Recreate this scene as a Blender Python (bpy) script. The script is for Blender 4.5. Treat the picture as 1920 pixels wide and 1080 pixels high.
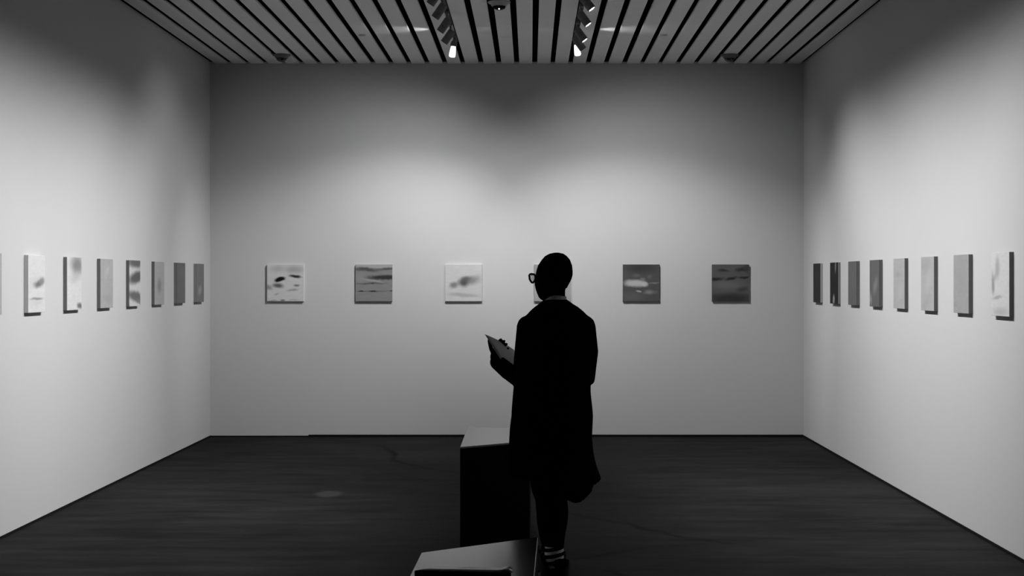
import bpy, bmesh, math, random
from mathutils import Vector, Matrix

# ------------------------------------------------------------------ clearing
for o in list(bpy.data.objects):
    bpy.data.objects.remove(o, do_unlink=True)
C = bpy.context.scene.collection
random.seed(7)
PI = math.pi

# ------------------------------------------------------------------ camera, world, exposure
EYE = 1.55                 # camera height
F = 3137.0                 # focal length in px of a 1920 px wide frame
VX, VY = 995.0, 527.0      # where the view direction meets the picture
cam_d = bpy.data.cameras.new('camera')
cam_d.sensor_width = 36.0
cam_d.lens = F / 1920.0 * 36.0
cam_d.shift_x = -(VX - 960.0) / 1920.0
cam_d.shift_y = -(540.0 - VY) / 1920.0
cam_d.clip_end = 100
cam = bpy.data.objects.new('camera', cam_d)
C.objects.link(cam)
cam.location = (0, 0, EYE)
cam.rotation_euler = (PI / 2, 0, 0)
bpy.context.scene.camera = cam

w = bpy.data.worlds.new('dark_hall')
bpy.context.scene.world = w
w.use_nodes = True
w.node_tree.nodes['Background'].inputs[0].default_value = (0, 0, 0, 1)
w.node_tree.nodes['Background'].inputs[1].default_value = 0.0
vs = bpy.context.scene.view_settings
vs.view_transform = 'Standard'
vs.look = 'None'
vs.gamma = 1.0
vs.use_curve_mapping = False
vs.exposure = 0.0

# lamp strengths (the lamps themselves are built with the track spotlights)
W_LEFT, W_RIGHT, W_BACK = 174.0, 163.0, 250.0
SPOT_SIDE, SPOT_BACK = math.radians(93), math.radians(103)


def at(px, py, y):
    """point in the room at distance y that is seen at pixel px, py"""
    return Vector(((px - VX) * y / F, y, EYE + (VY - py) * y / F))


def floor_at(px, py):
    y = EYE * F / (py - VY)
    return ((px - VX) * y / F, y)


# ------------------------------------------------------------------ helpers
def tag(o, label=None, cat=None, group=None, kind=None):
    if label: o['label'] = label
    if cat: o['category'] = cat
    if group: o['group'] = group
    if kind: o['kind'] = kind
    return o


def empty(name, loc, label, cat, group=None):
    o = bpy.data.objects.new(name, None)
    o.empty_display_size = 0.1
    C.objects.link(o)
    o.location = loc
    return tag(o, label, cat, group)


def obj(name, bm, mat, parent=None, smooth=False, bevel=0.0, seg=2):
    bmesh.ops.recalc_face_normals(bm, faces=bm.faces[:])
    me = bpy.data.meshes.new(name)
    bm.to_mesh(me)
    bm.free()
    for m in (mat if isinstance(mat, (list, tuple)) else [mat]):
        me.materials.append(m)
    if smooth:
        for p in me.polygons: p.use_smooth = True
    o = bpy.data.objects.new(name, me)
    C.objects.link(o)
    if parent is not None: o.parent = parent
    if bevel:
        b = o.modifiers.new('bevel', 'BEVEL')
        b.width = bevel; b.segments = seg; b.limit_method = 'ANGLE'
    return o


def B(): return bmesh.new()


def box(bm, lo, hi, mi=0, mat=None):
    vs_ = []
    for x in (lo[0], hi[0]):
        for y in (lo[1], hi[1]):
            for z in (lo[2], hi[2]):
                p = Vector((x, y, z))
                if mat is not None: p = mat @ p
                vs_.append(bm.verts.new(p))
    for f in ((0, 1, 3, 2), (4, 6, 7, 5), (0, 4, 5, 1), (2, 3, 7, 6), (0, 2, 6, 4), (1, 5, 7, 3)):
        fc = bm.faces.new([vs_[i] for i in f]); fc.material_index = mi
    return vs_


def loft(bm, rings, cap0=True, cap1=True, closed=False):
    """rings: lists of points of equal length, joined one to the next"""
    vr = [[bm.verts.new(p) for p in r] for r in rings]
    n = len(vr[0])
    pairs = list(zip(vr[:-1], vr[1:]))
    if closed: pairs.append((vr[-1], vr[0]))
    for a, b in pairs:
        for i in range(n):
            bm.faces.new((a[i], a[(i + 1) % n], b[(i + 1) % n], b[i]))
    if not closed:
        if cap0: bm.faces.new(vr[0])
        if cap1: bm.faces.new(vr[-1])


def ellipse(cx, cy, z, rx, ry, n=28, p=2.0):
    out = []
    for i in range(n):
        a = 2 * PI * i / n
        c, s = math.cos(a), math.sin(a)
        c = math.copysign(abs(c) ** (2 / p), c); s = math.copysign(abs(s) ** (2 / p), s)
        out.append(Vector((cx + rx * c, cy + ry * s, z)))
    return out


def tube(bm, pts, rad, n=16, dome=True, up=None):
    """tapered tube with rounded ends through pts (radius per point)"""
    pts = [Vector(p) for p in pts]
    rad = list(rad) if isinstance(rad, (list, tuple)) else [rad] * len(pts)
    if dome:
        d0 = (pts[0] - pts[1]).normalized(); d1 = (pts[-1] - pts[-2]).normalized()
        P0, R0, P1, R1 = [], [], [], []
        for k in (0.2, 0.6, 0.88):
            P0.append(pts[0] + d0 * rad[0] * math.sqrt(1 - k * k)); R0.append(rad[0] * k)
            P1.append(pts[-1] + d1 * rad[-1] * math.sqrt(1 - k * k)); R1.append(rad[-1] * k)
        pts = P0 + pts + P1[::-1]; rad = R0 + rad + R1[::-1]
    rings = []
    ref = Vector(up) if up else Vector((0.13, 0.31, 0.94)).normalized()
    for i, p in enumerate(pts):
        d = (pts[min(i + 1, len(pts) - 1)] - pts[max(i - 1, 0)]).normalized()
        r = ref
        if abs(d.dot(r)) > 0.95: r = Vector((1, 0, 0))
        u = d.cross(r).normalized(); v = d.cross(u).normalized()
        ref = u.cross(d).normalized() if False else ref
        rings.append([p + (u * math.cos(2 * PI * k / n) + v * math.sin(2 * PI * k / n)) * rad[i] for k in range(n)])
    loft(bm, rings)


def sphere(bm, c, r, sc=(1, 1, 1), mat=None, seg=14):
    M = Matrix.Translation(Vector(c))
    if mat is not None: M = M @ mat
    M = M @ Matrix.Diagonal((r * sc[0], r * sc[1], r * sc[2], 1))
    bmesh.ops.create_uvsphere(bm, u_segments=seg, v_segments=seg // 2 + 1, radius=1.0, matrix=M)


def lathe(bm, prof, M=None, n=32):
    """profile of (radius, height) turned around z"""
    rings = []
    for r, z in prof:
        ring = [Vector((r * math.cos(2 * PI * k / n), r * math.sin(2 * PI * k / n), z)) for k in range(n)]
        if M is not None: ring = [M @ p for p in ring]
        rings.append(ring)
    loft(bm, rings)


def remeshed(name, bm, mat, parent, voxel, smooth=4):
    """one continuous skin around overlapping solids"""
    o = obj(name, bm, mat, None)
    m = o.modifiers.new('skin', 'REMESH'); m.mode = 'VOXEL'; m.voxel_size = voxel
    s = o.modifiers.new('soft', 'SMOOTH'); s.iterations = smooth; s.factor = 0.5
    dg = bpy.context.evaluated_depsgraph_get()
    me = bpy.data.meshes.new_from_object(o.evaluated_get(dg))
    old = o.data
    bpy.data.objects.remove(o, do_unlink=True)
    bpy.data.meshes.remove(old)
    me.materials.clear(); me.materials.append(mat)
    for p in me.polygons: p.use_smooth = True
    me.name = name
    r = bpy.data.objects.new(name, me)
    C.objects.link(r)
    if parent is not None:
        r.parent = parent
        r.matrix_parent_inverse = Matrix.Translation(-Vector(parent.location))
    return r


# ------------------------------------------------------------------ materials
def lin(g):
    g = g / 255.0
    return g / 12.92 if g <= 0.04045 else ((g + 0.055) / 1.055) ** 2.4


class NT:
    def __init__(self, name):
        self.m = bpy.data.materials.new(name)
        self.m.use_nodes = True
        self.t = self.m.node_tree
        self.bsdf = self.t.nodes['Principled BSDF']

    def n(self, typ, **kw):
        nd = self.t.nodes.new(typ)
        for k, v in kw.items(): setattr(nd, k, v)
        return nd

    def l(self, a, b): self.t.links.new(a, b)

    def math(self, op, a, b=None, clamp=False):
        nd = self.n('ShaderNodeMath', operation=op); nd.use_clamp = clamp
        for i, v in enumerate((a, b)):
            if v is None: continue
            if isinstance(v, (int, float)): nd.inputs[i].default_value = v
            else: self.l(v, nd.inputs[i])
        return nd.outputs[0]

    def noise(self, vec, scale, detail=3.0, rough=0.55):
        nd = self.n('ShaderNodeTexNoise')
        nd.inputs['Scale'].default_value = scale
        nd.inputs['Detail'].default_value = detail
        nd.inputs['Roughness'].default_value = rough
        if vec is not None: self.l(vec, nd.inputs['Vector'])
        return nd

    def mix(self, fac, a, b):
        """mix two grey values / sockets"""
        nd = self.n('ShaderNodeMix'); nd.data_type = 'FLOAT'
        for s, v in ((0, fac), (2, a), (3, b)):
            if isinstance(v, (int, float)): nd.inputs[s].default_value = v
            else: self.l(v, nd.inputs[s])
        return nd.outputs[0]

    def grey(self, val):
        nd = self.n('ShaderNodeCombineColor')
        for i in range(3):
            if isinstance(val, (int, float)): nd.inputs[i].default_value = val
            else: self.l(val, nd.inputs[i])
        return nd.outputs[0]


def plain(name, v, rough=0.6, spec=0.3, metal=0.0, var=0.12, scale=30.0, bump=0.0):
    t = NT(name)
    tc = t.n('ShaderNodeTexCoord')
    nz = t.noise(tc.outputs['Object'], scale)
    val = t.math('MULTIPLY_ADD', nz.outputs[0], v * var * 2)
    val.node.inputs[2].default_value = v * (1 - var)
    t.l(t.grey(val), t.bsdf.inputs['Base Color'])
    t.bsdf.inputs['Roughness'].default_value = rough
    t.bsdf.inputs['Specular IOR Level'].default_value = spec
    t.bsdf.inputs['Metallic'].default_value = metal
    if bump:
        b = t.n('ShaderNodeBump'); b.inputs['Strength'].default_value = bump; b.inputs['Distance'].default_value = 0.002
        t.l(nz.outputs[0], b.inputs['Height']); t.l(b.outputs[0], t.bsdf.inputs['Normal'])
    return t.m


def emissive(name, strength):
    t = NT(name)
    tc = t.n('ShaderNodeTexCoord')
    nz = t.noise(tc.outputs['Object'], 20)
    t.bsdf.inputs['Base Color'].default_value = (0.8, 0.8, 0.8, 1)
    t.l(t.grey(t.mix(nz.outputs[0], 0.95, 1.0)), t.bsdf.inputs['Emission Color'])
    t.bsdf.inputs['Emission Strength'].default_value = strength
    return t.m


M_WALL = plain('white_wall_paint', 0.40, 0.85, 0.15, var=0.015, scale=6.0, bump=0.05)
M_SLAT = plain('painted_ceiling_board', 0.62, 0.55, 0.25, var=0.05, scale=9.0)
M_VOID = plain('black_ceiling_void', 0.004, 0.95, 0.0)
M_SKIRT = plain('black_shadow_gap', 0.006, 0.8, 0.05)
M_BLACKMETAL = plain('dark_lamp_metal', 0.10, 0.5, 0.3)
M_TRACK = plain('black_track', 0.008, 0.5, 0.1)
M_LENS = emissive('lit_lens', 9.0)
M_GLOW = emissive('lit_diffuser', 3.0)
M_LED = emissive('small_white_led', 4.0)
M_DOME = plain('smoked_dome', 0.012, 0.15, 0.4)
M_PLATE = plain('grey_ceiling_plate', 0.33, 0.5, 0.3)
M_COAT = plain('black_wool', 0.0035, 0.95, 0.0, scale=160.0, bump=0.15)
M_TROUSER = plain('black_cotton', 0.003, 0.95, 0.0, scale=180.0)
M_SKIN = plain('shaded_skin', 0.007, 0.9, 0.0, var=0.06)  # skin blackened so its colour carries the shade of a backlit figure
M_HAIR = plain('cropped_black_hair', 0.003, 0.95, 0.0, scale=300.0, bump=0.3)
M_COLLAR = plain('grey_shirt_cotton', 0.5, 0.9, 0.05, scale=140.0)
M_BOOT = plain('black_leather', 0.005, 0.6, 0.08)
M_FRAME = plain('black_acetate', 0.004, 0.4, 0.15)


def floor_material():
    t = NT('dark_polished_concrete')
    tc = t.n('ShaderNodeTexCoord')
    pos = tc.outputs['Object']
    mp = t.n('ShaderNodeMapping'); mp.inputs['Scale'].default_value = (0.55, 2.2, 1)
    t.l(pos, mp.inputs['Vector'])
    n1 = t.noise(mp.outputs[0], 2.6, 8, 0.68)
    n2 = t.noise(mp.outputs[0], 14.0, 6, 0.7)
    n3 = t.noise(pos, 0.45, 3, 0.5)
    a = t.math('ADD', t.math('MULTIPLY', n1.outputs[0], 0.9), t.math('MULTIPLY', n2.outputs[0], 0.5))
    a = t.math('ADD', a, t.math('MULTIPLY', n3.outputs[0], 0.7))
    val = t.math('MULTIPLY_ADD', t.math('SUBTRACT', a, 1.05), 0.032)
    val.node.inputs[2].default_value = 0.0098
    val = t.math('MAXIMUM', val, 0.004)

    def seg_dist(p0, p1):
        ba = Vector((p1[0] - p0[0], p1[1] - p0[1], 0)); L2 = max(ba.length_squared, 1e-6)
        s = t.n('ShaderNodeVectorMath', operation='SUBTRACT'); t.l(warp, s.inputs[0]); s.inputs[1].default_value = (p0[0], p0[1], 0)
        d = t.n('ShaderNodeVectorMath', operation='DOT_PRODUCT'); t.l(s.outputs[0], d.inputs[0]); d.inputs[1].default_value = ba / L2
        h = t.math('MINIMUM', t.math('MAXIMUM', d.outputs['Value'], 0.0), 1.0)
        k = t.n('ShaderNodeVectorMath', operation='SCALE'); k.inputs[0].default_value = ba; t.l(h, k.inputs['Scale'])
        e = t.n('ShaderNodeVectorMath', operation='SUBTRACT'); t.l(s.outputs[0], e.inputs[0]); t.l(k.outputs[0], e.inputs[1])
        ln = t.n('ShaderNodeVectorMath', operation='LENGTH'); t.l(e.outputs[0], ln.inputs[0])
        return ln.outputs['Value']

    # hairline cracks in the slab, each a broken line wandering over the floor
    nw = t.noise(pos, 5.0, 4, 0.6)
    sb = t.n('ShaderNodeVectorMath', operation='SUBTRACT'); t.l(nw.outputs['Color'], sb.inputs[0]); sb.inputs[1].default_value = (0.5, 0.5, 0.5)
    sc = t.n('ShaderNodeVectorMath', operation='MULTIPLY'); t.l(sb.outputs[0], sc.inputs[0]); sc.inputs[1].default_value = (0.09, 0.16, 0.0)
    ad = t.n('ShaderNodeVectorMath', operation='ADD'); t.l(pos, ad.inputs[0]); t.l(sc.outputs[0], ad.inputs[1])
    warp = ad.outputs[0]
    cracks = [
        [(716, 836), (740, 850), (737, 863), (765, 870), (806, 880), (868, 886)],
        [(1070, 962), (1112, 972), (1180, 982), (1215, 994), (1290, 1008), (1370, 1019)],
        [(1072, 1049), (1120, 1043), (1200, 1027), (1320, 1020)],
        [(1140, 1070), (1170, 1079), (1200, 1100)],
    ]
    dmin = None
    for c in cracks:
        pts = [floor_at(*p) for p in c]
        for p0, p1 in zip(pts[:-1], pts[1:]):
            d = seg_dist(p0, p1)
            dmin = d if dmin is None else t.math('MINIMUM', dmin, d)
    mr = t.n('ShaderNodeMapRange'); t.l(dmin, mr.inputs['Value'])
    mr.inputs['From Min'].default_value = 0.014; mr.inputs['From Max'].default_value = 0.042
    mr.inputs['To Min'].default_value = 1.0; mr.inputs['To Max'].default_value = 0.0
    brk = t.noise(pos, 2.5, 3, 0.6)
    mr2 = t.n('ShaderNodeMapRange'); t.l(brk.outputs[0], mr2.inputs['Value'])
    mr2.inputs['From Min'].default_value = 0.35; mr2.inputs['From Max'].default_value = 0.6
    fac = t.math('MULTIPLY', mr.outputs[0], t.math('ADD', t.math('MULTIPLY', mr2.outputs[0], 0.7), 0.3))
    val = t.mix(fac, val, 0.0005)
    # one pale worn smear and a few dark scuffs
    for (px, py, rx, ry, v, k) in ((617, 926, 0.11, 0.10, 0.032, 0.8), (1478, 1051, 0.06, 0.05, 0.008, 0.7), (735, 920, 0.10, 0.07, 0.01, 0.5),
                                   (850, 932, 0.06, 0.05, 0.01, 0.6), (665, 900, 0.07, 0.06, 0.012, 0.4)):
        fx, fy = floor_at(px, py)
        mp2 = t.n('ShaderNodeMapping'); mp2.vector_type = 'TEXTURE'
        mp2.inputs['Location'].default_value = (fx, fy, 0); mp2.inputs['Scale'].default_value = (rx, ry * 2.2, 1)
        t.l(warp, mp2.inputs['Vector'])
        ln = t.n('ShaderNodeVectorMath', operation='LENGTH'); t.l(mp2.outputs[0], ln.inputs[0])
        m3 = t.n('ShaderNodeMapRange'); m3.interpolation_type = 'SMOOTHSTEP'; t.l(ln.outputs['Value'], m3.inputs['Value'])
        m3.inputs['From Min'].default_value = 0.5; m3.inputs['From Max'].default_value = 1.1
        m3.inputs['To Min'].default_value = k; m3.inputs['To Max'].default_value = 0
        val = t.mix(m3.outputs[0], val, v)
    t.l(t.grey(val), t.bsdf.inputs['Base Color'])
    rg = t.math('MULTIPLY_ADD', n2.outputs[0], 0.2); rg.node.inputs[2].default_value = 0.55
    t.l(rg, t.bsdf.inputs['Roughness'])
    t.bsdf.inputs['Specular IOR Level'].default_value = 0.025
    return t.m


def lacquer(name, v, rough, spec):
    t = NT(name)
    tc = t.n('ShaderNodeTexCoord')
    nz = t.noise(tc.outputs['Object'], 45, 4)
    t.l(t.grey(t.mix(nz.outputs[0], v * 0.8, v * 1.2)), t.bsdf.inputs['Base Color'])
    rg = t.math('MULTIPLY_ADD', nz.outputs[0], 0.08); rg.node.inputs[2].default_value = rough - 0.04
    t.l(rg, t.bsdf.inputs['Roughness'])
    t.bsdf.inputs['Specular IOR Level'].default_value = spec
    return t.m


M_FLOOR = floor_material()
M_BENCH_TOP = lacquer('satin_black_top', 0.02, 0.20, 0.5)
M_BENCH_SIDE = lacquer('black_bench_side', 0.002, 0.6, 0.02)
M_BINDER = lacquer('black_binder_cover', 0.004, 0.5, 0.05)
M_SHEET = lacquer('glossy_clear_sleeve', 0.35, 0.15, 0.8)
M_CARD = plain('pale_card', 0.36, 0.7, 0.2, var=0.05)


def sock_material():
    t = NT('striped_sock_knit')
    tc = t.n('ShaderNodeTexCoord')
    sp = t.n('ShaderNodeSeparateXYZ'); t.l(tc.outputs['Object'], sp.inputs[0])
    h = t.math('SUBTRACT', t.math('ADD', sp.outputs['Z'], 0.012), t.math('MULTIPLY', sp.outputs['X'], 0.20))
    ph = t.math('FRACT', t.math('DIVIDE', h, 0.034))
    st = t.math('LESS_THAN', ph, 0.42)
    nz = t.noise(tc.outputs['Object'], 250)
    t.l(t.grey(t.mix(st, 0.005, t.mix(nz.outputs[0], 0.5, 0.7))), t.bsdf.inputs['Base Color'])
    t.bsdf.inputs['Roughness'].default_value = 0.95
    t.bsdf.inputs['Specular IOR Level'].default_value = 0.0
    return t.m


def glass_material():
    t = NT('thin_clear_lens')
    out = t.t.nodes['Material Output']
    tr = t.n('ShaderNodeBsdfTransparent'); gl = t.n('ShaderNodeBsdfGlossy'); gl.inputs['Roughness'].default_value = 0.02
    tc = t.n('ShaderNodeTexCoord'); nz = t.noise(tc.outputs['Object'], 10)
    t.l(t.grey(t.mix(nz.outputs[0], 0.72, 0.80)), tr.inputs['Color'])
    mx = t.n('ShaderNodeMixShader'); mx.inputs[0].default_value = 0.05
    t.l(tr.outputs[0], mx.inputs[1]); t.l(gl.outputs[0], mx.inputs[2]); t.l(mx.outputs[0], out.inputs['Surface'])
    return t.m


# ------------------------------------------------------------------ the room
D = 16.65                      # distance of the back wall
XL, XR = -3.19, 2.718          # side walls
CEIL = 3.713
Y0 = -2.5                      # the side walls run on past the viewer


def struct(name, lo, hi, mat):
    bm = B(); box(bm, lo, hi)
    return tag(obj(name, bm, mat), kind='structure')


struct('floor', (XL - 0.2, Y0, -0.1), (XR + 0.2, D + 0.2, 0.0), M_FLOOR)
struct('wall_left', (XL - 0.15, Y0, 0.0), (XL, D, CEIL + 0.02), M_WALL)
struct('wall_right', (XR, Y0, 0.0), (XR + 0.15, D, CEIL + 0.02), M_WALL)
struct('wall_back', (XL - 0.15, D, 0.0), (XR + 0.15, D + 0.15, CEIL + 0.02), M_WALL)
struct('baseboard_left', (XL - 0.001, Y0, 0.0), (XL + 0.008, D, 0.014), M_SKIRT)
struct('baseboard_right', (XR - 0.008, Y0, 0.0), (XR + 0.001, D, 0.016), M_SKIRT)
bm = B()
box(bm, (XL + 0.008, D - 0.008, 0.0), (XL + 0.98, D + 0.001, 0.012))
box(bm, (XL + 0.98, D - 0.008, 0.0), (XR - 0.008, D + 0.001, 0.022))
tag(obj('baseboard_back', bm, M_SKIRT), kind='structure')

# ceiling: pale boards side by side under a black void
bm = B()
box(bm, (XL - 0.15, Y0, CEIL + 0.32), (XR + 0.15, D + 0.15, CEIL + 0.4))
box(bm, (XL - 0.15, Y0, CEIL + 0.02), (XL, D, CEIL + 0.32))
box(bm, (XR, Y0, CEIL + 0.02), (XR + 0.15, D, CEIL + 0.32))
box(bm, (XL - 0.15, D, CEIL + 0.02), (XR + 0.15, D + 0.15, CEIL + 0.32))
ceil = tag(obj('ceiling', bm, M_VOID), kind='structure')
PITCH = 33.5 / 188.4
SLOT = 0.050
X_SLOT0 = 7.5 / 188.4          # the slot over the middle of the view
bm = B()
for k in range(-18, 15):
    x0 = X_SLOT0 + k * PITCH + SLOT / 2 + random.uniform(-0.003, 0.003)
    x1 = X_SLOT0 + (k + 1) * PITCH - SLOT / 2 + random.uniform(-0.003, 0.003)
    cuts = sorted([Y0, D - 0.004, random.uniform(11.3, 15.5), random.uniform(4, 8)])
    for a, b in zip(cuts[:-1], cuts[1:]):
        box(bm, (x0, a + 0.002, CEIL), (x1, b - 0.002, CEIL + 0.02))
o = obj('slat_boards', bm, M_SLAT, ceil, bevel=0.002, seg=1)


# ------------------------------------------------------------------ track spotlights
def slot_x(n): return X_SLOT0 + n * PITCH


X_TL, X_TR = slot_x(-4), slot_x(2)
for x, which in ((X_TL, 'left'), (X_TR, 'right')):
    bm = B()
    box(bm, (x - 0.016, 8.5, CEIL - 0.004), (x + 0.016, 15.1, CEIL + 0.03))
    t = tag(obj('lighting_track', bm, M_TRACK, bevel=0.002),
            'slim black lighting track in the ceiling carrying the %s row of spotlights' % which, 'track', 'ceiling tracks')


def add_spot(name, loc, target, watts, size, parent, blend=1.0, radius=0.012, scale=(1, 1, 1)):
    ld = bpy.data.lights.new(name, 'SPOT')
    ld.energy = watts; ld.spot_size = size; ld.spot_blend = blend; ld.shadow_soft_size = radius
    o = bpy.data.objects.new(name, ld)
    C.objects.link(o)
    d = (Vector(target) - Vector(loc)).normalized()
    o.rotation_euler = d.to_track_quat('-Z', 'Y').to_euler()
    o.location = Vector(loc) - Vector(parent.location)
    o.scale = scale
    o.parent = parent
    return o


def spotlight(x, y, aim, target, watts, size, label, group, length=0.112, rad=0.032, off=(0, 0, 0), lens_mat=None, drum=0.0):
    """aim: direction of the lamp head, target: centre of the light it throws"""
    root = empty('track_spotlight', (x, y, CEIL), label, 'spotlight', group)
    a = Vector(aim).normalized()
    bm = B(); box(bm, (-0.014, -0.05, -0.022), (0.014, 0.05, -0.002))
    obj('track_adapter', bm, M_BLACKMETAL, root, bevel=0.002)
    c = Vector(off) + Vector((a.x * 0.03, a.y * 0.03, -0.105))
    R = a.to_track_quat('Z', 'Y').to_matrix().to_4x4()
    T = Matrix.Translation(c) @ R
    bm = B(); tube(bm, [(0, 0, -0.02), (0, 0, -0.045), tuple(c * 0.6 + Vector((0, 0, -0.02))), tuple(c)], 0.007, 10, dome=False)
    obj('stem', bm, M_BLACKMETAL, root, smooth=True)
    h = length / 2
    bm = B()
    lathe(bm, [(rad * 0.80, -h), (rad * 0.96, -h + 0.004), (rad, -h + 0.012), (rad, h * 0.25), (rad * 0.93, h * 0.27), (rad * 0.93, h * 0.34),
               (rad, h * 0.36), (rad, h + 0.012), (rad * 0.93, h + 0.012), (rad * 0.90, h + 0.001), (rad * 0.3, h)], T)
    obj('lamp_body', bm, M_BLACKMETAL, root, smooth=False, bevel=0.001, seg=1)
    for k in range(3):
        pass
    bm = B(); lathe(bm, [(rad * 0.86, h + 0.0015), (rad * 0.86, h + 0.006), (rad * 0.6, h + 0.009), (rad * 0.1, h + 0.010)], T)
    obj('lens', bm, lens_mat or M_LENS, root, smooth=True)
    tip = Vector(root.location) + c + a * (h + 0.03 + drum)
    add_spot('lamp_light', tip, target, watts, size, root)
    return root


AIM_L = (-0.58, 0.13, -0.80)
AIM_R = (0.58, -0.10, -0.80)
names_l = {12.72: 'dark spotlight on the left track, cut off by the top edge of the photo',
           13.43: 'dark spotlight on the left track, second in sight from the top edge',
           14.05: 'dark spotlight on the left track, next to the lamp with a white lit drum'}
for y in (8.95, 9.6, 10.25, 10.85, 11.5, 12.1, 12.72, 13.43, 14.05):
    spotlight(X_TL, y, AIM_L, (XL, y - 0.3, 0.22) if y < 14 else (XL, 14.75, 0.95), W_LEFT * (1.0 if y < 14 else 0.92), SPOT_SIDE,
              names_l.get(y, 'dark spotlight on the left ceiling track, nearer the viewer than the photo shows'),
              'spotlights on the left track')
names_r = {12.35: 'dark spotlight on the right track, cut off by the top edge, lens lit',
           13.10: 'dark spotlight on the right track, nearest the viewer of those wholly in sight',
           13.95: 'dark spotlight on the right track, middle of the three wholly in sight',
           14.45: 'dark spotlight on the right track, overlapping the lamp with a white lit drum'}
for y in (9.05, 9.7, 10.4, 11.05, 11.7, 12.35, 13.10, 13.95, 14.45):
    spotlight(X_TR, y, AIM_R if y < 14.2 else (0.6, 0.2, -0.78), (XR, y - 0.25, 0.52), W_RIGHT, SPOT_SIDE,
              names_r.get(y, 'dark spotlight on the right ceiling track, nearer the viewer than the photo shows'),
              'spotlights on the right track')


def wall_washer(x, y, target, lean, label):
    root = empty('wall_washer', (x, y, CEIL), label, 'spotlight', 'lamps with white lit drums')
    bm = B(); box(bm, (-0.014, -0.05, -0.022), (0.014, 0.05, -0.002))
    obj('track_adapter', bm, M_BLACKMETAL, root, bevel=0.002)
    a = Vector((lean, 0.10, -1)).normalized()
    R = a.to_track_quat('Z', 'Y').to_matrix().to_4x4()
    T = Matrix.Translation(Vector((0, 0, -0.045))) @ R
    bm = B(); lathe(bm, [(0.010, -0.035), (0.014, 0.0), (0.026, 0.012), (0.029, 0.03), (0.029, 0.052)], T)
    obj('lamp_body', bm, M_BLACKMETAL, root, smooth=True)
    bm = B(); lathe(bm, [(0.020, 0.0525), (0.024, 0.075), (0.028, 0.125), (0.028, 0.138), (0.022, 0.148), (0.004, 0.151)], T)
    obj('diffuser', bm, M_GLOW, root, smooth=True)
    tip = Vector(root.location) + Vector((0, 0, -0.045)) + a * 0.20
    add_spot('lamp_light', tip, target, W_BACK * 0.85, math.radians(62), root, scale=(1.7, 1, 1))
    add_spot('lamp_halo', tip, Vector((target[0] * 0.88, D, target[2] - 0.55)), W_BACK * 0.62, math.radians(120), root)
    # light escaping sideways from the drum onto the boards
    for s in (-1, 1):
        p = Vector((x + s * 0.10, 14.36, CEIL - 0.13))
        add_spot('spill_light', p, p + Vector((s * 1.0, 0.06, 0.30)), 4.0 if s * lean > 0 else 0.3, math.radians(80), root, 1.0, 0.02, (0.9, 1, 1))
    return root


wall_washer(X_TL, 14.72, (-1.95, D, 1.22), -0.15, 'track lamp with a white lit drum at the far end of the left track')
wall_washer(X_TR, 14.62, (1.45, D, 1.2), 0.12, 'track lamp with a white lit drum at the far end of the right track')


# ------------------------------------------------------------------ ceiling devices
def dome_camera(x, y, label, plate_mat, led=False, s=1.0):
    root = empty('dome_camera', (x, y, CEIL), label, 'security camera', 'dome cameras on the ceiling')
    bm = B(); lathe(bm, [(0.086 * s, 0.0), (0.088 * s, -0.006), (0.082 * s, -0.014), (0.066 * s, -0.020), (0.060 * s, -0.034), (0.052 * s, -0.036)])
    obj('mounting_plate', bm, plate_mat, root, smooth=True)
    bm = B()
    prof = [(0.051 * s, -0.0355)] + [(0.051 * s * math.cos(a), -0.036 - 0.034 * s * math.sin(a)) for a in (0.25, 0.5, 0.8, 1.1, 1.35, 1.5)]
    lathe(bm, prof)
    obj('dome', bm, M_DOME, root, smooth=True)
    if led:
        bm = B(); sphere(bm, (0.0, -0.036, -0.062), 0.005)
        obj('status_light', bm, M_LED, root, smooth=True)
        for sx in (-1, 1):
            bm = B(); box(bm, (sx * 0.034 - 0.013, -0.050, -0.062), (sx * 0.034 + 0.013, -0.034, -0.044))
            obj('vent', bm, M_TRACK, root, bevel=0.003)
    return root


dome_camera(at(528, 103, 15.98).x, 15.98, 'small dark dome camera by the back wall, above the leftmost painting', M_BLACKMETAL)
dome_camera(at(1368, 103, 15.98).x, 15.98, 'small dark dome camera by the back wall, above the rightmost painting', M_BLACKMETAL)
dome_camera(at(936, 3, 12.95).x, 12.95, 'grey ceiling dome with a white status light between the two lighting tracks', M_PLATE, led=True)

for px, side in ((679, 'left'), (1245, 'right')):
    bm = B(); lathe(bm, [(0.030, 0.0), (0.031, -0.004), (0.028, -0.009), (0.004, -0.010)])
    o = obj('sprinkler_cap', bm, M_PLATE, smooth=True)
    o.location = (at(px, 65, 14.69).x, 14.69, CEIL)
    tag(o, 'round flush sprinkler cap on a ceiling board to the %s of both lamp tracks' % side, 'sprinkler', 'sprinkler caps')


# ------------------------------------------------------------------ paintings
S = 0.366      # side of a canvas
TH = 0.027


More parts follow.
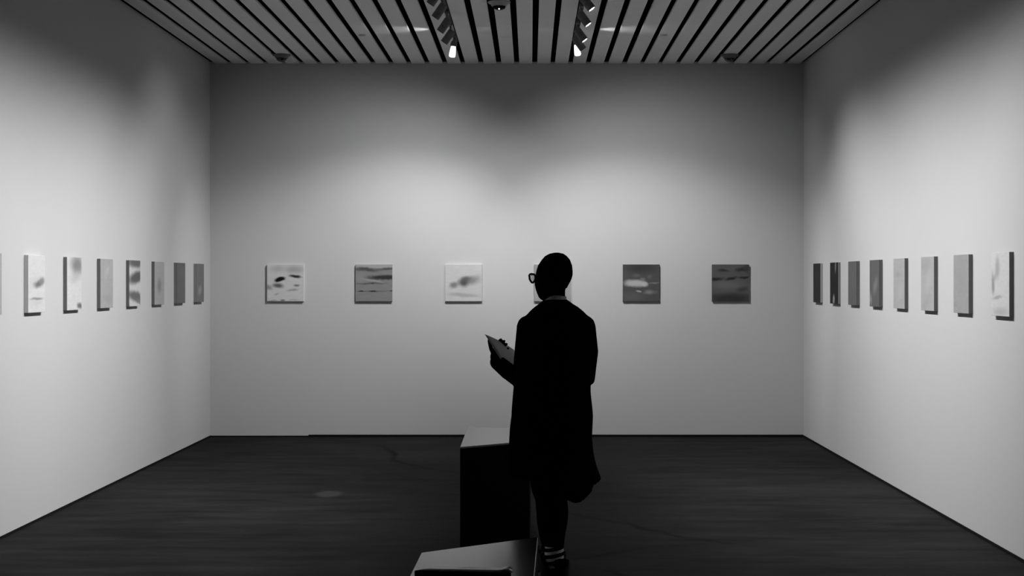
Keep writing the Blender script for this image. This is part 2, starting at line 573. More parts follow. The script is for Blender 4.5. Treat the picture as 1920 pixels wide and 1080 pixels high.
def painting_material(name, base, wall, blobs, seed, grain=0.05, warp=0.16):
    """base and blob greys are the tones seen in the photo next to a wall seen as `wall`"""
    t = NT(name)
    al = lambda g: max(0.004, min(0.9, 0.40 * lin(g) / lin(wall)))
    tc = t.n('ShaderNodeTexCoord')
    mp = t.n('ShaderNodeMapping'); mp.vector_type = 'TEXTURE'; mp.inputs['Scale'].default_value = (S / 2, 1, S / 2)
    t.l(tc.outputs['Object'], mp.inputs['Vector'])
    off = t.n('ShaderNodeVectorMath', operation='ADD'); t.l(mp.outputs[0], off.inputs[0]); off.inputs[1].default_value = (seed * 3.1, seed * 1.7, seed * 2.3)
    nz = t.noise(off.outputs[0], 2.2, 5, 0.6)
    sb = t.n('ShaderNodeVectorMath', operation='SUBTRACT'); t.l(nz.outputs['Color'], sb.inputs[0]); sb.inputs[1].default_value = (0.5, 0.5, 0.5)
    sc = t.n('ShaderNodeVectorMath', operation='MULTIPLY'); t.l(sb.outputs[0], sc.inputs[0]); sc.inputs[1].default_value = (warp * 2.2, 0, warp)
    ad = t.n('ShaderNodeVectorMath', operation='ADD'); t.l(mp.outputs[0], ad.inputs[0]); t.l(sc.outputs[0], ad.inputs[1])
    mps = t.n('ShaderNodeMapping'); mps.inputs['Scale'].default_value = (1.2, 1, 4.5); t.l(off.outputs[0], mps.inputs['Vector'])
    n2 = t.noise(mps.outputs[0], 2.0, 6, 0.6)
    b = al(base)
    val = t.math('MULTIPLY_ADD', n2.outputs[0], b * grain * 6)
    val.node.inputs[2].default_value = b * (1 - grain * 3)
    for (u, v, rx, rz, rot, g, k, soft) in blobs:
        m = t.n('ShaderNodeMapping'); m.vector_type = 'TEXTURE'
        m.inputs['Location'].default_value = (u, 0, v)
        m.inputs['Rotation'].default_value = (0, -math.radians(rot), 0)
        m.inputs['Scale'].default_value = (rx * 1.12, 1e4, rz * 1.15)
        t.l(ad.outputs[0], m.inputs['Vector'])
        ln = t.n('ShaderNodeVectorMath', operation='LENGTH'); t.l(m.outputs[0], ln.inputs[0])
        r = t.n('ShaderNodeMapRange'); r.interpolation_type = 'SMOOTHSTEP'; t.l(ln.outputs['Value'], r.inputs['Value'])
        r.inputs['From Min'].default_value = 1 - soft; r.inputs['From Max'].default_value = 1 + soft * 0.35
        r.inputs['To Min'].default_value = k; r.inputs['To Max'].default_value = 0.0
        val = t.mix(r.outputs[0], val, al(g))
    t.l(t.grey(val), t.bsdf.inputs['Base Color'])
    t.bsdf.inputs['Roughness'].default_value = 0.75
    t.bsdf.inputs['Specular IOR Level'].default_value = 0.12
    wv = t.noise(tc.outputs['Object'], 420, 2)
    bp = t.n('ShaderNodeBump'); bp.inputs['Strength'].default_value = 0.12; bp.inputs['Distance'].default_value = 0.001
    t.l(wv.outputs[0], bp.inputs['Height']); t.l(bp.outputs[0], t.bsdf.inputs['Normal'])
    return t.m


def painting(loc, rz, base, wall, blobs, edge, label, group, seed, cut=None):
    root = empty('sky_painting', loc, label, 'painting', group)
    root.rotation_euler = (0, 0, rz)
    h = S / 2
    bm = B(); box(bm, (-h, -TH, -h), (h, -TH + 0.004, h))
    obj('painted_front', bm, painting_material('sky_paint', base, wall, blobs, seed), root, bevel=0.0015)
    bm = B(); box(bm, (-h + 0.0005, -TH + 0.0035, -h + 0.0005), (h - 0.0005, 0.0, h - 0.0005))
    obj('canvas_edge', bm, edge_mat(round(edge * 1.7, 4)), root, bevel=0.001, seg=1)
    return root


_edges = {}


def edge_mat(v):
    if v not in _edges: _edges[v] = plain('canvas_edge_cloth', v, 0.85, 0.05, var=0.06, scale=200)
    return _edges[v]


# blobs: centre across, centre up, half width, half height, turn, tone, strength, softness
BACK = [
    (536, 165, 160, [(-.42, .76, .45, .22, 0, 142, .8, .9), (.5, .72, .55, .22, 0, 130, .8, .9), (-.42, -.13, .34, .14, -4, 70, .95, .8), (-.30, .19, .31, .125, 14, 10, 1, .45),
                     (.56, .35, .38, .085, -8, 32, 1, .7), (.62, -.16, .18, .075, 4, 88, .9, .7), (.4, -.39, .32, .06, 6, 118, .8, .8), (-.5, -.6, .16, .06, 20, 128, .7, .8),
                     (-.15, -.95, .16, .06, 0, 70, .8, .8), (-.98, -.23, .25, .14, -20, 105, .8, .8), (-.7, -.96, .3, .05, 0, 100, .6, .8), (.5, -.93, .3, .05, 0, 130, .6, .8)], .45,
     'pale square painting with a black oval cloud, leftmost on the back wall'),
    (701.5, 116, 176, [(0, .93, 1.4, .13, 0, 145, .95, .5), (-.45, .73, .8, .12, -3, 62, .9, .8), (.75, .76, .55, .07, 3, 68, .9, .8), (-.75, .25, .35, .25, 0, 128, .7, .9),
                       (.6, .30, 1.0, .14, 0, 38, .95, .6), (-.05, .13, .55, .055, -9, 138, .9, .7), (-.2, -.03, .9, .055, 0, 75, .8, .8), (-.05, -.04, .12, .03, 0, 40, .8, .8),
                       (0, -.45, 1.1, .03, 0, 72, .8, .8), (-.68, -.45, .16, .035, -6, 30, .9, .7), (-.07, -.47, .22, .04, -2, 28, .9, .7), (.95, -.45, .16, .03, 0, 45, .9, .7)], .25,
     'mid grey painting with dark horizontal bands, left half of the back wall'),
    (869.5, 188, 186, [(.0, -.66, .95, .12, -4, 152, .75, .8), (.45, .14, .5, .26, 12, 122, .85, .85), (-.54, -.12, .26, .17, 20, 112, .9, .8), (0, .04, .33, .27, 25, 72, .95, .75),
                       (.15, .2, .3, .14, 10, 92, .8, .8)], .5,
     'white painting with one grey slanting cloud, just left of the person on the back wall'),
    (1036, 140, 186, [(.9, -.3, .35, .8, 0, 158, .8, .8), (-.8, -.5, .4, .5, 0, 165, .7, .9), (0, .6, .8, .2, 0, 110, .7, .9)], .4,
     'grey painting on the back wall mostly hidden behind the head of the person'),
    (1202, 72, 182, [(0, .8, .95, .3, 0, 48, .85, .9), (-.5, -.75, .7, .3, 0, 86, .8, .9), (-.33, -.02, .60, .20, -3, 165, .97, .6), (.17, -.08, .2, .13, -15, 172, .8, .7),
                     (.05, .2, .14, .09, 0, 112, .8, .8), (-.26, .4, .22, .1, 0, 92, .8, .9), (.46, .32, .15, .1, 15, 92, .8, .8), (.72, .0, .34, .045, 6, 112, .85, .8),
                     (-.18, -.45, .14, .06, -12, 150, .9, .7), (.42, -.5, .3, .13, 6, 118, .85, .8), (.8, -.5, .15, .1, 0, 92, .7, .9)], .04,
     'dark grey painting with a bright white cloud, right of the person on the back wall'),
    (1369, 70, 160, [(-.2, -.1, .9, .25, 0, 86, .8, .9), (-.4, .67, .34, .09, -6, 36, .9, .8), (.55, .72, .34, .12, 8, 34, .9, .8), (.9, .8, .25, .3, 0, 40, .7, .9), (-.8, .2, .42, .1, 4, 28, .95, .7),
                     (.02, .24, .38, .09, 14, 30, .95, .7), (.78, .3, .34, .07, 2, 28, .95, .7), (.65, -.35, .35, .14, 0, 44, .8, .9), (0, -.85, 1.4, .32, 0, 36, .9, .7)], .03,
     'dark square painting with charcoal streaks, rightmost on the back wall'),
]
ZC = 1.532
for i, (px, base, wall, blobs, edge, label) in enumerate(BACK):
    painting(((px - VX) / 188.4, D, ZC), 0, base, wall, blobs, edge, label, 'paintings on the back wall', i + 1)

LEFT = [
    (.5790, 165, 200, [], .25, 'painting at the left edge of the photo, only a sliver of it in sight'),
    (.6326, 208, 200, [(0, .1, .8, .2, 3, 188, .6, .9), (.2, .0, .6, .13, 5, 95, .9, .85), (.6, .1, .4, .12, 7, 130, .8, .8), (0, -.52, .8, .05, 0, 130, .85, .7), (0, -.66, .7, .1, 0, 190, .6, .9)], .33,
     'white painting with a small dark cloud over a thin arc on the left wall'),
    (.6858, 208, 201, [(.35, .72, 1.0, .42, -3, 118, .9, .85), (0, .2, .8, .2, 0, 175, .6, .9), (.75, -.85, .42, .12, -4, 105, .95, .7)], .12,
     'white painting with a grey cloud at its top and a low corner spot, left wall'),
    (.7390, 166, 200, [(0, .5, .5, .2, 20, 185, .5, .9), (.2, -.6, .9, .2, 0, 150, .5, .9)], .11,
     'plain light grey painting beside the one with bold waving bands on the left wall'),
    (.7922, 196, 196, [(.2, .92, 1.6, .26, 0, 88, .95, .6), (.3, .26, 1.6, .28, 5, 80, .95, .6), (.2, -.58, 1.7, .24, -4, 95, .95, .6), (.9, -.82, .9, .12, -8, 120, .9, .7)], .10,
     'painting with bold dark and white waving bands, on the left wall'),
    (.8454, 158, 190, [(0, -.12, .45, .35, 0, 118, .8, .9)], .10,
     'light grey painting with a faint darker smudge, third from the corner, left wall'),
    (.8982, 95, 182, [(0, .5, .8, .3, 0, 104, .6, .9)], .12,
     'plain mid grey square painting, second from the corner on the left wall'),
    (.9509, 97, 168, [(-.1, -.38, .5, .24, 10, 128, .9, .8)], .11,
     'mid grey painting with a pale low patch, nearest the corner on the left wall'),
]
for i, (k, base, wall, blobs, edge, label) in enumerate(LEFT):
    painting((XL, k * D + S / 2, ZC), PI / 2, base, wall, blobs, edge, label, 'paintings on the left wall', i + 11)
RIGHT = [
    (.9348, 32, 150, [(0, .4, .8, .3, 0, 38, .6, .9)], .17, 'near black painting with a pale edge, nearest the corner on the right wall'),
    (.8812, 28, 165, [(.45, .82, .13, .34, -12, 110, .95, .7), (.0, -.8, .24, .25, 20, 125, .95, .7)], .15,
     'black painting with two small white wisps, second from the corner, right wall'),
    (.8298, 88, 180, [(.1, .1, .1, .4, 15, 98, .6, .9)], .10, 'plain mid grey square painting, third from the corner on the right wall'),
    (.7758, 88, 190, [(.2, -.1, .6, .3, 30, 118, .85, .9), (-.9, -.65, .4, .25, -20, 132, .9, .8)], .09,
     'mid grey painting with soft pale patches, fourth from the corner, right wall'),
    (.7234, 164, 198, [(-.2, .35, .7, .12, 0, 148, .7, .9), (.3, -.3, .5, .3, 20, 178, .6, .9)], .08,
     'light grey painting with a faint darker band, fourth from the right edge of the photo'),
    (.6707, 168, 200, [(-.4, .7, .9, .3, 0, 156, .7, .9), (.2, .1, .6, .4, 30, 182, .6, .9), (-.3, -.75, .8, .2, 20, 158, .6, .9)], .085,
     'light grey painting with soft diagonal veils, third from the right edge of the photo'),
    (.6176, 156, 202, [(0, .2, .8, .6, 0, 150, .5, .9)], .085, 'plain even grey painting, second from the right edge of the photo'),
    (.5652, 208, 203, [(-.3, .5, .28, .4, -10, 165, .85, .85), (-.8, .0, .2, .36, 4, 148, .9, .8), (-.3, -.42, .6, .06, 4, 160, .8, .8), (0, -.86, 1.0, .14, 0, 172, .7, .9),
                       (-.6, .2, .3, .12, 40, 165, .7, .9)], .085,
     'white painting with a pale grey curl of cloud, nearest the right edge of the photo'),
]
for i, (k, base, wall, blobs, edge, label) in enumerate(RIGHT):
    painting((XR, k * D + S / 2, ZC), -PI / 2, base, wall, blobs, edge, label, 'paintings on the right wall', i + 21)


# ------------------------------------------------------------------ benches
BH = 0.60


def bench(corners, label):
    """a closed block bench with a skewed plan: near left, near right, far right, far left"""
    cx = sum(c[0] for c in corners) / 4; cy = sum(c[1] for c in corners) / 4
    root = empty('block_bench', (cx, cy, 0), label, 'bench', 'block benches in a row')
    loc = [(c[0] - cx, c[1] - cy) for c in corners]
    bm = B(); loft(bm, [[Vector((x, y, 0.0)) for x, y in loc], [Vector((x, y, BH - 0.012)) for x, y in loc]])
    obj('bench_body', bm, M_BENCH_SIDE, root, bevel=0.003)
    bm = B(); loft(bm, [[Vector((x, y, BH - 0.0125)) for x, y in loc], [Vector((x, y, BH)) for x, y in loc]])
    obj('bench_top', bm, M_BENCH_TOP, root, bevel=0.003)
    return root


DROP = EYE - BH


def top_at(px, py):
    y = DROP * F / (py - VY)
    return ((px - VX) * y / F, y)


bench([top_at(862.6, 838.2), top_at(993, 827), (0.0, 10.77), top_at(877, 800)],
      'black block bench farther away, standing beyond the person with a satin grey top')
bench([(-0.405, 4.35), (0.0, 4.72), top_at(1009, 1007), top_at(790, 1036)],
      'black block bench nearest the viewer with a folder lying on its shiny top')

# thin folder lying on the near bench, a loose clear sleeve on top
ZN_, ZF_ = 0.028, 0.020
yn = (DROP - ZN_) * F / (1071 - VY)
yf = (DROP - ZF_) * F / (1063 - VY)
fl, fr = (at(822, 1063, yf).x, yf), (at(958, 1063, yf).x, yf)
nl, nr = (at(777, 1071, yn).x, yn), (at(958, 1071, yn).x, yn)
root = empty('folder', ((nl[0] + nr[0]) / 2, (nl[1] + fl[1]) / 2, BH),
             'thin black folder with a shiny sheet on top, lying on the near bench', 'folder')
ox, oy = root.location.x, root.location.y
zn = ZN_
base = [nl, nr, fr, fl]
bm = B()
loft(bm, [[Vector((x - ox, y - oy, 0.0005)) for x, y in base],
          [Vector((nl[0] - ox, nl[1] - oy, ZN_)), Vector((nr[0] - ox, nr[1] - oy, ZN_ - 0.008)),
           Vector((fr[0] - ox, fr[1] - oy, ZF_ - 0.006)), Vector((fl[0] - ox, fl[1] - oy, ZF_))]])
obj('folder_body', bm, M_BINDER, root, bevel=0.001)
bm = B()
N = 24
rows = []
for i in range(N + 1):
    u = i / N
    sag = -0.006 * u
    curl = 0.0
    ex = 0.0
    if u > 0.88:
        k = (u - 0.88) / 0.12
        curl = 0.007 * math.sin(k * PI); ex = 0.004 * k
    pn = Vector((nl[0] + (nr[0] - nl[0]) * u + ex - ox, nl[1] - oy, zn + 0.001 + sag + curl))
    pf = Vector((fl[0] + (fr[0] - fl[0]) * u + ex - ox, fl[1] + (fr[1] - fl[1]) * u - oy, ZF_ + 0.001 + sag * 0.7 + curl * 0.8))
    rows.append((pn, pf))
vt = [(bm.verts.new(a), bm.verts.new(a.lerp(b, .5) + Vector((0, 0, .001))), bm.verts.new(b)) for a, b in rows]
for p, q in zip(vt[:-1], vt[1:]):
    bm.faces.new((p[0], q[0], q[1], p[1])); bm.faces.new((p[1], q[1], q[2], p[2]))
o = obj('clear_sleeve', bm, M_SHEET, root, smooth=True)
md = o.modifiers.new('thick', 'SOLIDIFY'); md.thickness = 0.001; md.offset = 1


# ------------------------------------------------------------------ the person
PY = 8.44
K = F / PY
PX = lambda px: (px - VX) / K
PZ = lambda py: EYE + (VY - py) / K
person = empty('person', (PX(1040), PY, 0),
               'person in a long black coat and glasses, standing with back turned, holding a sheet', 'person')
PL = Vector(person.location)
TURN = math.radians(50)         # the head is turned this far to the left
FD = Vector((-math.sin(TURN), math.cos(TURN), 0))      # the way the face looks
RD = Vector((math.cos(TURN), math.sin(TURN), 0))       # the person's right
HC = Vector((PX(1038), PY + 0.02, PZ(515)))            # head centre

HEAD = [  # row in the picture, left and right outline, half depth
    (473.6, 1040, 1047, .012), (475.5, 1031, 1056, .040), (480, 1022.5, 1062.5, .062), (487, 1015, 1068.5, .078), (497.5, 1008, 1072.5, .089), (508, 1004.6, 1073.6, .094),
    (516, 1003.4, 1073.4, .095), (524, 1002.4, 1071, .094), (531, 1001.4, 1067.4, .090), (540, 1002.8, 1062.6, .082), (549, 1005.8, 1058, .072), (557, 1009.0, 1050, .06), (562, 1013.5, 1040, .045), (563.5, 1018, 1034, .03)]


def arm(bm, pts, rads, n=16): tube(bm, pts, rads, n)


# joints
L_SH, R_SH = Vector((PX(989), PY, PZ(613))), Vector((PX(1096), PY, PZ(613)))
L_EL = Vector((PX(976), PY + 0.02, PZ(716)))
L_WR = Vector((-0.184, 8.782, 1.132))
R_EL = Vector((PX(1101), PY + 0.04, PZ(709)))
R_WR = Vector((PX(1040), PY + 0.285, PZ(690)))


def hand(bm, wrist, fdir, pdir, curl=(35, 45, 30), spread=0.10, left=True, thumb_dir=None, tb=0.35):
    """palm, four bent fingers of different length and a thumb; fdir: along the fingers, pdir: where the palm faces"""
    f = Vector(fdir).normalized(); p = Vector(pdir); p = (p - f * p.dot(f)).normalized()
    s = f.cross(p).normalized() * (-1 if left else 1)      # towards the thumb side
    wr = Vector(wrist)
    kn = wr + f * 0.088
    # palm from four overlapping bones
    for q in (-0.029, -0.010, 0.010, 0.029):
        arm(bm, [wr + s * q * 0.75 + f * 0.005, wr + s * q + f * 0.05 - p * 0.002, kn + s * q], [0.015, 0.0145, 0.0110], 10)
    for q, ln in ((0.030, 0.072), (0.010, 0.080), (-0.010, 0.075), (-0.029, 0.058)):
        a = kn + s * q
        d = (f + s * q * 3 * spread).normalized()
        pts, rad = [a], [0.0100]
        ang = 0.0
        for j, (part, c) in enumerate(zip((0.45, 0.31, 0.24), curl)):
            ang += math.radians(c)
            dd = d * math.cos(ang) + p * math.sin(ang)
            a = a + dd * ln * part
            pts.append(a); rad.append(0.0095 - 0.0009 * j)
        arm(bm, pts, rad, 10)
    t0 = wr + s * 0.026 + f * 0.028 + p * 0.006
    td = Vector(thumb_dir).normalized() if thumb_dir else (s * 0.62 + f * 0.62 + p * 0.45).normalized()
    t1 = t0 + (td * 0.7 + s * 0.5).normalized() * 0.032
    t2 = t1 + td * 0.030
    t3 = t2 + (td + p * tb).normalized() * 0.024
    arm(bm, [t0, t1, t2, t3], [0.0145, 0.0115, 0.0105, 0.0085], 10)
    return kn


# sheet of card in the left hand
ST = at(909.3, 627, 8.80)
E1 = Vector((.15, .19, -.089)); E2 = Vector((.125, -.18, -.183))
SN = E1.cross(E2).normalized()
if SN.z < 0: SN = -SN

bm = B()
rings = []
for py, a, b, dep in reversed(HEAD):
    cx, hw = PX((a + b) / 2), (b - a) / 2 / K
    rings.append(ellipse(cx, HC.y, PZ(py), hw - 0.002, dep, 28))
loft(bm, rings)
# face: brow, nose, cheeks, lips, chin, ears, eyes
zf = lambda dz, fwd, side=0.0: HC + FD * fwd + RD * side + Vector((0, 0, dz))
tube(bm, [zf(0.006, 0.080), zf(-0.018, 0.094), zf(-0.034, 0.100)], [0.009, 0.0115, 0.0125], 10)
for s in (-1, 1):
    sphere(bm, zf(-0.037, 0.094, s * 0.011), 0.010)
    sphere(bm, zf(0.004, 0.074, s * 0.031), 0.0125)                          # eyeball
    tube(bm, [zf(0.020, 0.083, s * 0.012), zf(0.023, 0.078, s * 0.030), zf(0.017, 0.064, s * 0.048)], [0.007, 0.008, 0.006], 10)
    sphere(bm, zf(-0.032, 0.062, s * 0.036), 0.022)
    ec = zf(-0.008, -0.006, s * 0.078)
    for j in range(8):                                                      # ear rim
        a0, a1 = 2 * PI * j / 8, 2 * PI * (j + 1) / 8
        q = lambda a: ec + FD * (0.015 * math.cos(a)) * 1.0 + Vector((0, 0, 0.028 * math.sin(a))) + RD * s * 0.004 * (1 - math.cos(a))
        tube(bm, [q(a0), q(a1)], 0.006, 8)
    sphere(bm, ec, 0.02, (0.5, 0.5, 1.0))
tube(bm, [zf(-0.063, 0.070, -0.022), zf(-0.060, 0.081), zf(-0.063, 0.070, 0.022)], [0.005, 0.008, 0.005], 10)
tube(bm, [zf(-0.074, 0.068, -0.018), zf(-0.074, 0.079), zf(-0.074, 0.068, 0.018)], [0.005, 0.008, 0.005], 10)
sphere(bm, zf(-0.100, 0.055), 0.024, (1.1, 1.1, 0.8))
# neck and trunk
loft(bm, [ellipse(PX(1041), PY + .02, PZ(600), .075, .075), ellipse(PX(1041), PY + .018, PZ(575), .062, .064), ellipse(PX(1040), PY + .016, PZ(556), .053, .058),
          ellipse(PX(1040), PY + .016, PZ(535), .054, .06)])
TR = [(582, 1022, 1062, .06), (592, 1000, 1085, .075), (604, 988, 1098, .09), (640, 984, 1098, .105), (690, 988, 1096, .10), (730, 990, 1094, .10), (770, 984, 1096, .105), (810, 982, 1094, .11), (850, 990, 1084, .10)]
loft(bm, [ellipse(PX((a + b) / 2), PY, PZ(py), (b - a) / 2 / K, d, 28) for py, a, b, d in reversed(TR)])
# legs: the near leg in sight, the other straight beyond it
ANK1 = Vector((PX(1040), PY - 0.02, 0.11)); ANK2 = Vector((PX(1036), PY + 0.24, 0.11))
KN1 = Vector((PX(1036), PY + 0.03, PZ(925))); KN2 = Vector((PX(1036), PY + 0.15, 0.47))
arm(bm, [Vector((PX(1058), PY - 0.01, PZ(835))), KN1, Vector((PX(1036), PY - 0.005, 0.33)), ANK1], [.085, .062, .055, .038])
arm(bm, [Vector((PX(1018), PY + 0.02, PZ(835))), KN2, Vector((PX(1037), PY + 0.20, 0.33)), ANK2], [.085, .062, .055, .038])
FOOT = Vector((-0.50, 0.86, 0)).normalized()
for an in (ANK1, ANK2):
    arm(bm, [an + Vector((0, 0, 0.02)) - FOOT * 0.02, Vector((an.x, an.y, 0.055)) + FOOT * 0.04, Vector((an.x, an.y, 0.045)) + FOOT * 0.15], [.04, .038, .028])
# arms and hands
arm(bm, [L_SH, L_EL, L_WR], [.047, .038, .026])
arm(bm, [R_SH, R_EL, R_WR], [.047, .038, .026])
H_DIR = Vector((0.05, 0.30, 0.95))
hand(bm, L_WR, (0.22, 0.80, 0.50), SN, curl=(0, 14, 60), left=True, thumb_dir=(-0.17, 0.40, 0.60), tb=0.0)
hand(bm, R_WR, (-0.85, 0.45, 0.30), (-0.2, 0.5, 0.85), curl=(30, 45, 40), left=False)
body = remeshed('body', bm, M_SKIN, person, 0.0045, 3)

# cropped hair: a close cap over the crown and the back of the head
bm = B()
rings = []
for py, a, b, dep in reversed([h for h in HEAD if h[0] <= 541]):
    cx, hw = PX((a + b) / 2), (b - a) / 2 / K
    ring = []
    for p in ellipse(cx, HC.y, PZ(py), hw + 0.0012, dep + 0.003, 40):
        d = Vector((p.x - HC.x, p.y - HC.y, 0))
        f = d.normalized().dot(FD) if d.length else 0
        low = (py - 492) / 20.0                      # the hairline rises over the forehead
        cut = max(0.0, min(1.0, (f - 0.30) * 6.0)) * max(0.0, min(1.0, low + 0.6))
        nape = max(0.0, min(1.0, (py - 524) / 14.0)) * max(0.0, min(1.0, (f + 0.55) * 6.0))
        k = max(cut, nape)
        ring.append(p - d * 0.16 * k)
    rings.append(ring)
loft(bm, rings)
h = obj('cropped_hair', bm, M_HAIR, person, smooth=True)
h.matrix_parent_inverse = Matrix.Translation(-PL)
for p in h.data.polygons: p.use_smooth = True


def part(name, bm, mat, parent=person, **kw):
    o = obj(name, bm, mat, parent, **kw)
    o.matrix_parent_inverse = Matrix.Translation(-PL)
    return o


# glasses
gl_root = None
bm = B()
GZ = -0.014


def lens_outline(s, grow=0.0):
    pts = []
    for a in range(28):
        t = 2 * PI * a / 28
        c, sn = math.cos(t), math.sin(t)
        x = 0.0335 + (0.0245 + grow) * math.copysign(abs(c) ** 0.8, c) + (0.005 if sn > 0.3 and c > 0 else 0)
        z = -0.004 + (0.023 + grow) * math.copysign(abs(sn) ** 0.8, sn) * (1 if sn > 0 else 1.0)
        if sn < 0: x = 0.033 + (x - 0.033) * (1 + 0.55 * sn)
        if sn > 0.5: z = min(z, 0.018 + grow + 0.006 * c)
        pts.append(zf(GZ + z, 0.111 - 0.10 * (x * x) / 0.04 * 0.08, s * x))
    return pts


for s in (-1, 1):
    pts = lens_outline(s)
    n = len(pts)
    rings = []
    for i in range(n):
        d = (pts[(i + 1) % n] - pts[i - 1]).normalized()
        u = FD; v = d.cross(u).normalized()
        rings.append([pts[i] + u * (0.0030 * a) + v * (0.0042 * b) for a, b in ((1, 1), (-1, 1), (-1, -1), (1, -1))])
    loft(bm, rings, closed=True)
    tube(bm, [zf(GZ + 0.014, 0.104, s * 0.058), zf(GZ + 0.014, 0.092, s * 0.070), zf(GZ + 0.012, 0.030, s * 0.080), zf(GZ + 0.008, -0.012, s * 0.083), zf(GZ - 0.02, -0.025, s * 0.082)], 0.0028, 8)
tube(bm, [zf(GZ + 0.006, 0.111, -0.011), zf(GZ + 0.009, 0.114), zf(GZ + 0.006, 0.111, 0.011)], 0.0025, 8)
glasses = part('glasses', bm, M_FRAME)
M_GLASS = glass_material()
for s in (-1, 1):
    bm = B()
    pts = lens_outline(s, -0.001)
    a = [bm.verts.new(p) for p in pts]; b = [bm.verts.new(p - FD * 0.0012) for p in pts]
    bm.faces.new(a); bm.faces.new(b[::-1])
    for i in range(len(a)): bm.faces.new((a[i], a[(i + 1) % len(a)], b[(i + 1) % len(a)], b[i]))
    o = obj('lens', bm, M_GLASS, glasses)
    o.matrix_parent_inverse = Matrix.Identity(4)

# shirt collar showing above the coat
bm = B()
r0, r1, r2, r3 = [], [], [], []
for i in range(32):
    a = 2 * PI * i / 32
    c, s = math.cos(a), math.sin(a)
    top = PZ(553.5) - 0.030 * max(0.0, -c) ** 1.5 - 0.012 * max(0, s) - 0.006 * max(0, c)
    r0.append(Vector((PX(1040) + .066 * c, PY + .018 + .066 * s, top - 0.055)))
    r1.append(Vector((PX(1040) + .0595 * c, PY + .016 + .0635 * s, top)))
    r2.append(Vector((PX(1040) + .0565 * c, PY + .016 + .0605 * s, top)))
    r3.append(Vector((PX(1040) + .062 * c, PY + .018 + .062 * s, top - 0.055)))
loft(bm, [r0, r1, r2, r3], closed=True)
tag(part('shirt_collar', bm, M_COLLAR, smooth=True), 'grey shirt collar')

# long coat
COAT = [  # row, left, right, half depth
    (561.5, 1021, 1063, .066), (566, 1015, 1069, .073), (571, 1009, 1076, .080), (575, 1003, 1083, .088), (582, 995, 1092, .100), (592, 986, 1102, .112), (606, 980, 1107, .122), (640, 974, 1108, .135), (700, 966, 1108, .142), (735, 962, 1107.5, .145),
    (767, 959.3, 1111, .150), (780, 958.8, 1112, .152), (801, 956, 1111, .155), (819, 955, 1110, .16), (838, 954, 1111.6, .165), (849, 953.2, 1113, .168), (862, 953, 1115.5, .172)]
HEM = [(945, 892), (990, 893), (1030, 915), (1063, 929), (1078, 936), (1087, 934), (1095, 930), (1109, 917), (1112, 905), (1130, 898)]


def hem_row(px):
    for (a, b), (c, d) in zip(HEM[:-1], HEM[1:]):
        if a <= px <= c: return b + (d - b) * (px - a) / (c - a)
    return HEM[0][1] if px < HEM[0][0] else HEM[-1][1]


NCO = 72
bm = B()
outer = [ellipse(PX((a + b) / 2), PY + (0.012 if py < 580 else 0), PZ(py), (b - a) / 2 / K, d, NCO, 2.25) for py, a, b, d in COAT]
HL, HR, HD = 954.0, 1128.0, .195
last = outer[-1]
for t in (0.34, 0.67, 1.0):
    ring = []
    for i, p in enumerate(ellipse(PX((HL + HR) / 2), PY, 0, (HR - HL) / 2 / K, HD, NCO, 2.2)):
        px = VX + p.x * F / p.y
        row = hem_row(VX + p.x * K) if p.y <= PY + 0.03 else 896.0
        fold = 1 + 0.025 * math.sin(i * 2 * PI / NCO * 7) * t
        z = PZ(row)
        q = last[i]
        tt = t ** 1.15
        # the right corner of the hem swings out
        x = q.x + (p.x - q.x) * tt
        y = PY + (q.y + (p.y - q.y) * t - PY) * fold
        ring.append(Vector((x, y, q.z + (z - q.z) * t)))
    outer.append(ring)
inner = []
for ring in reversed(outer[8:]):
    c = sum(ring, Vector()) / len(ring)
    inner.append([Vector((c.x + (p.x - c.x) * .90, c.y + (p.y - c.y) * .90, p.z + (0.0 if ring is outer[-1] else 0.0))) for p in ring])
vr = outer + inner
loft(bm, vr, True, True)
# sleeves
tube(bm, [L_SH + Vector((0, 0, 0.004)), L_SH.lerp(L_EL, .5), L_EL, L_EL.lerp(L_WR, .5), L_EL.lerp(L_WR, .93)], [.054, .050, .046, .044, .040], 20)
tube(bm, [R_SH + Vector((0, 0, 0.003)), R_SH.lerp(R_EL, .5) + Vector((.010, 0, 0)), R_EL, R_EL.lerp(R_WR, .5), R_EL.lerp(R_WR, .93)], [.056, .054, .046, .045, .040], 20)
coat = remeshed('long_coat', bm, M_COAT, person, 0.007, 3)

# trousers
bm = B()
arm(bm, [Vector((PX(1058), PY - 0.01, PZ(800))), Vector((PX(1045), PY + 0.01, PZ(880)))], [.105, .098], 22)
arm(bm, [Vector((PX(1016), PY + 0.02, PZ(800))), Vector((PX(1020), PY + 0.03, PZ(880)))], [.10, .085], 22)
ring = []
for py, a, b in ((868, 990, 1074), (895, 992, 1068), (923, 997.6, 1064), (938, 1003.6, 1064), (960, 1005.2, 1066), (979, 1006.6, 1064.5), (1006, 1011, 1059.5), (1020, 1015, 1058), (1032, 1018.5, 1057.5), (1037, 1019.6, 1057.6)):
    sl = 0.010
    ring.append([Vector((p.x, p.y, p.z + (0.25 * (p.x - PX(1038)) if py > 1030 else 0))) for p in ellipse(PX((a + b) / 2), PY + 0.01, PZ(py), (b - a) / 2 / K, (b - a) / 2 / K * 1.0, 24)])
loft(bm, ring)
arm(bm, [Vector((PX(1024), PY + 0.05, PZ(850))), KN2 + Vector((0, 0, 0)), Vector((PX(1037), PY + 0.20, 0.33)), Vector((PX(1036), PY + 0.235, 0.20))], [.09, .072, .066, .05], 20)
remeshed('trousers', bm, M_TROUSER, person, 0.006, 2)

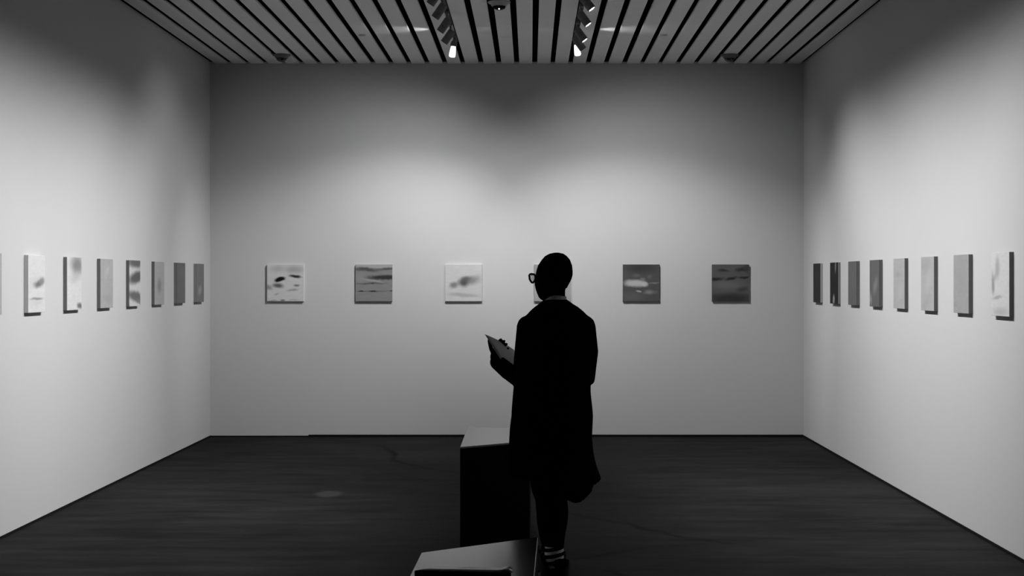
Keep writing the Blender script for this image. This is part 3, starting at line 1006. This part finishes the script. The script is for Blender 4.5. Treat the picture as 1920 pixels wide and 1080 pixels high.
# striped socks and boots
M_SOCK = sock_material()
for j, (an, tops) in enumerate(((ANK1, (1037, 1050, 1064)), (ANK2, None))):
    bm = B()
    loft(bm, [ellipse(an.x + 0.0, an.y, 0.075, .053, .055, 24), ellipse(an.x, an.y, 0.11, .051, .053, 24), ellipse(an.x - 0.002, an.y + .002, 0.15, .048, .05, 24), ellipse(an.x - 0.003, an.y + .004, 0.215, .048, .05, 24)])
    o = part('sock', bm, M_SOCK, smooth=True)
    o['label'] = 'striped sock'
    # boot: open loose shaft, rounded foot, sole
    broot = None
    bm = B()
    M = Matrix.Rotation(math.atan2(FOOT.y, FOOT.x) - PI / 2, 4, 'Z')

    def pt(x, y, z): return Vector((an.x, an.y, 0)) + (M @ Vector((x, y, 0))) + Vector((0, 0, z))
    n = 36
    o0, o1, o2, i2, i1, i0 = [], [], [], [], [], []
    for i in range(n):
        a = 2 * PI * i / n
        c, s = math.cos(a), math.sin(a)
        # rim high at the two sides, low at the back
        rim = 0.104 + 0.066 * max(0.0, -c) ** 2.0 + 0.034 * max(0.0, c) ** 4 + 0.05 * max(0, s)
        base_r = 0.074
        o0.append(Vector((an.x + 0.066 * c, an.y + 0.075 * s, 0.03)))
        o1.append(Vector((an.x + 0.072 * c, an.y + 0.076 * s, 0.07)))
        o2.append(Vector((an.x + (0.0765 if c > 0 else 0.080) * c, an.y + 0.078 * s, rim)))
        i2.append(Vector((an.x + (0.0665 if c > 0 else 0.0625) * c, an.y + 0.066 * s, rim)))
        i1.append(Vector((an.x + 0.062 * c, an.y + 0.064 * s, 0.07)))
        i0.append(Vector((an.x + 0.058 * c, an.y + 0.062 * s, 0.045)))
    loft(bm, [o0, o1, o2, i2, i1, i0], True, True)
    foot = []
    for y, hw, zt in ((-.062, .020, .05), (-.055, .034, .075), (-.02, .042, .10), (.04, .046, .105), (.09, .048, .085), (.14, .049, .065), (.18, .044, .055), (.205, .030, .046), (.215, .012, .036)):
        ring = []
        for i in range(20):
            a = 2 * PI * i / 20
            ring.append(pt(hw * math.cos(a), y, 0.02 + max(-0.004, (zt - 0.02) * math.sin(a)) if math.sin(a) > 0 else 0.018))
        foot.append(ring)
    loft(bm, foot)
    boot = remeshed('boot', bm, M_BOOT, person, 0.005, 2)
    bm = B()
    sole = [(-.068, .018), (-.060, .036), (-.02, .044), (.04, .043), (.10, .050), (.15, .052), (.19, .046), (.215, .030), (.224, .008)]
    lo, hi = [], []
    outl = [(w_, y) for y, w_ in sole] + [(-w_, y) for y, w_ in reversed(sole)]
    loft(bm, [[pt(x, y, 0.0) for x, y in outl], [pt(x, y, 0.022) for x, y in outl]])
    o = obj('sole', bm, M_TROUSER, boot)
    o.matrix_parent_inverse = Matrix.Identity(4)

# the sheet of card the person reads
bm = B()
g = 8
vt = []
for i in range(g + 1):
    row = []
    for j in range(g + 1):
        u, v = i / g, j / g
        bow = 0.006 * 4 * u * (1 - u)
        row.append(bm.verts.new(E1 * u + E2 * v + SN * bow))
    vt.append(row)
for i in range(g):
    for j in range(g):
        bm.faces.new((vt[i][j], vt[i + 1][j], vt[i + 1][j + 1], vt[i][j + 1]))
o = obj('reading_sheet', bm, M_CARD, smooth=True)
o.location = ST
md = o.modifiers.new('thick', 'SOLIDIFY'); md.thickness = 0.0012; md.offset = 0
tag(o, 'stiff sheet of card held up in the left hand of the person', 'sheet')
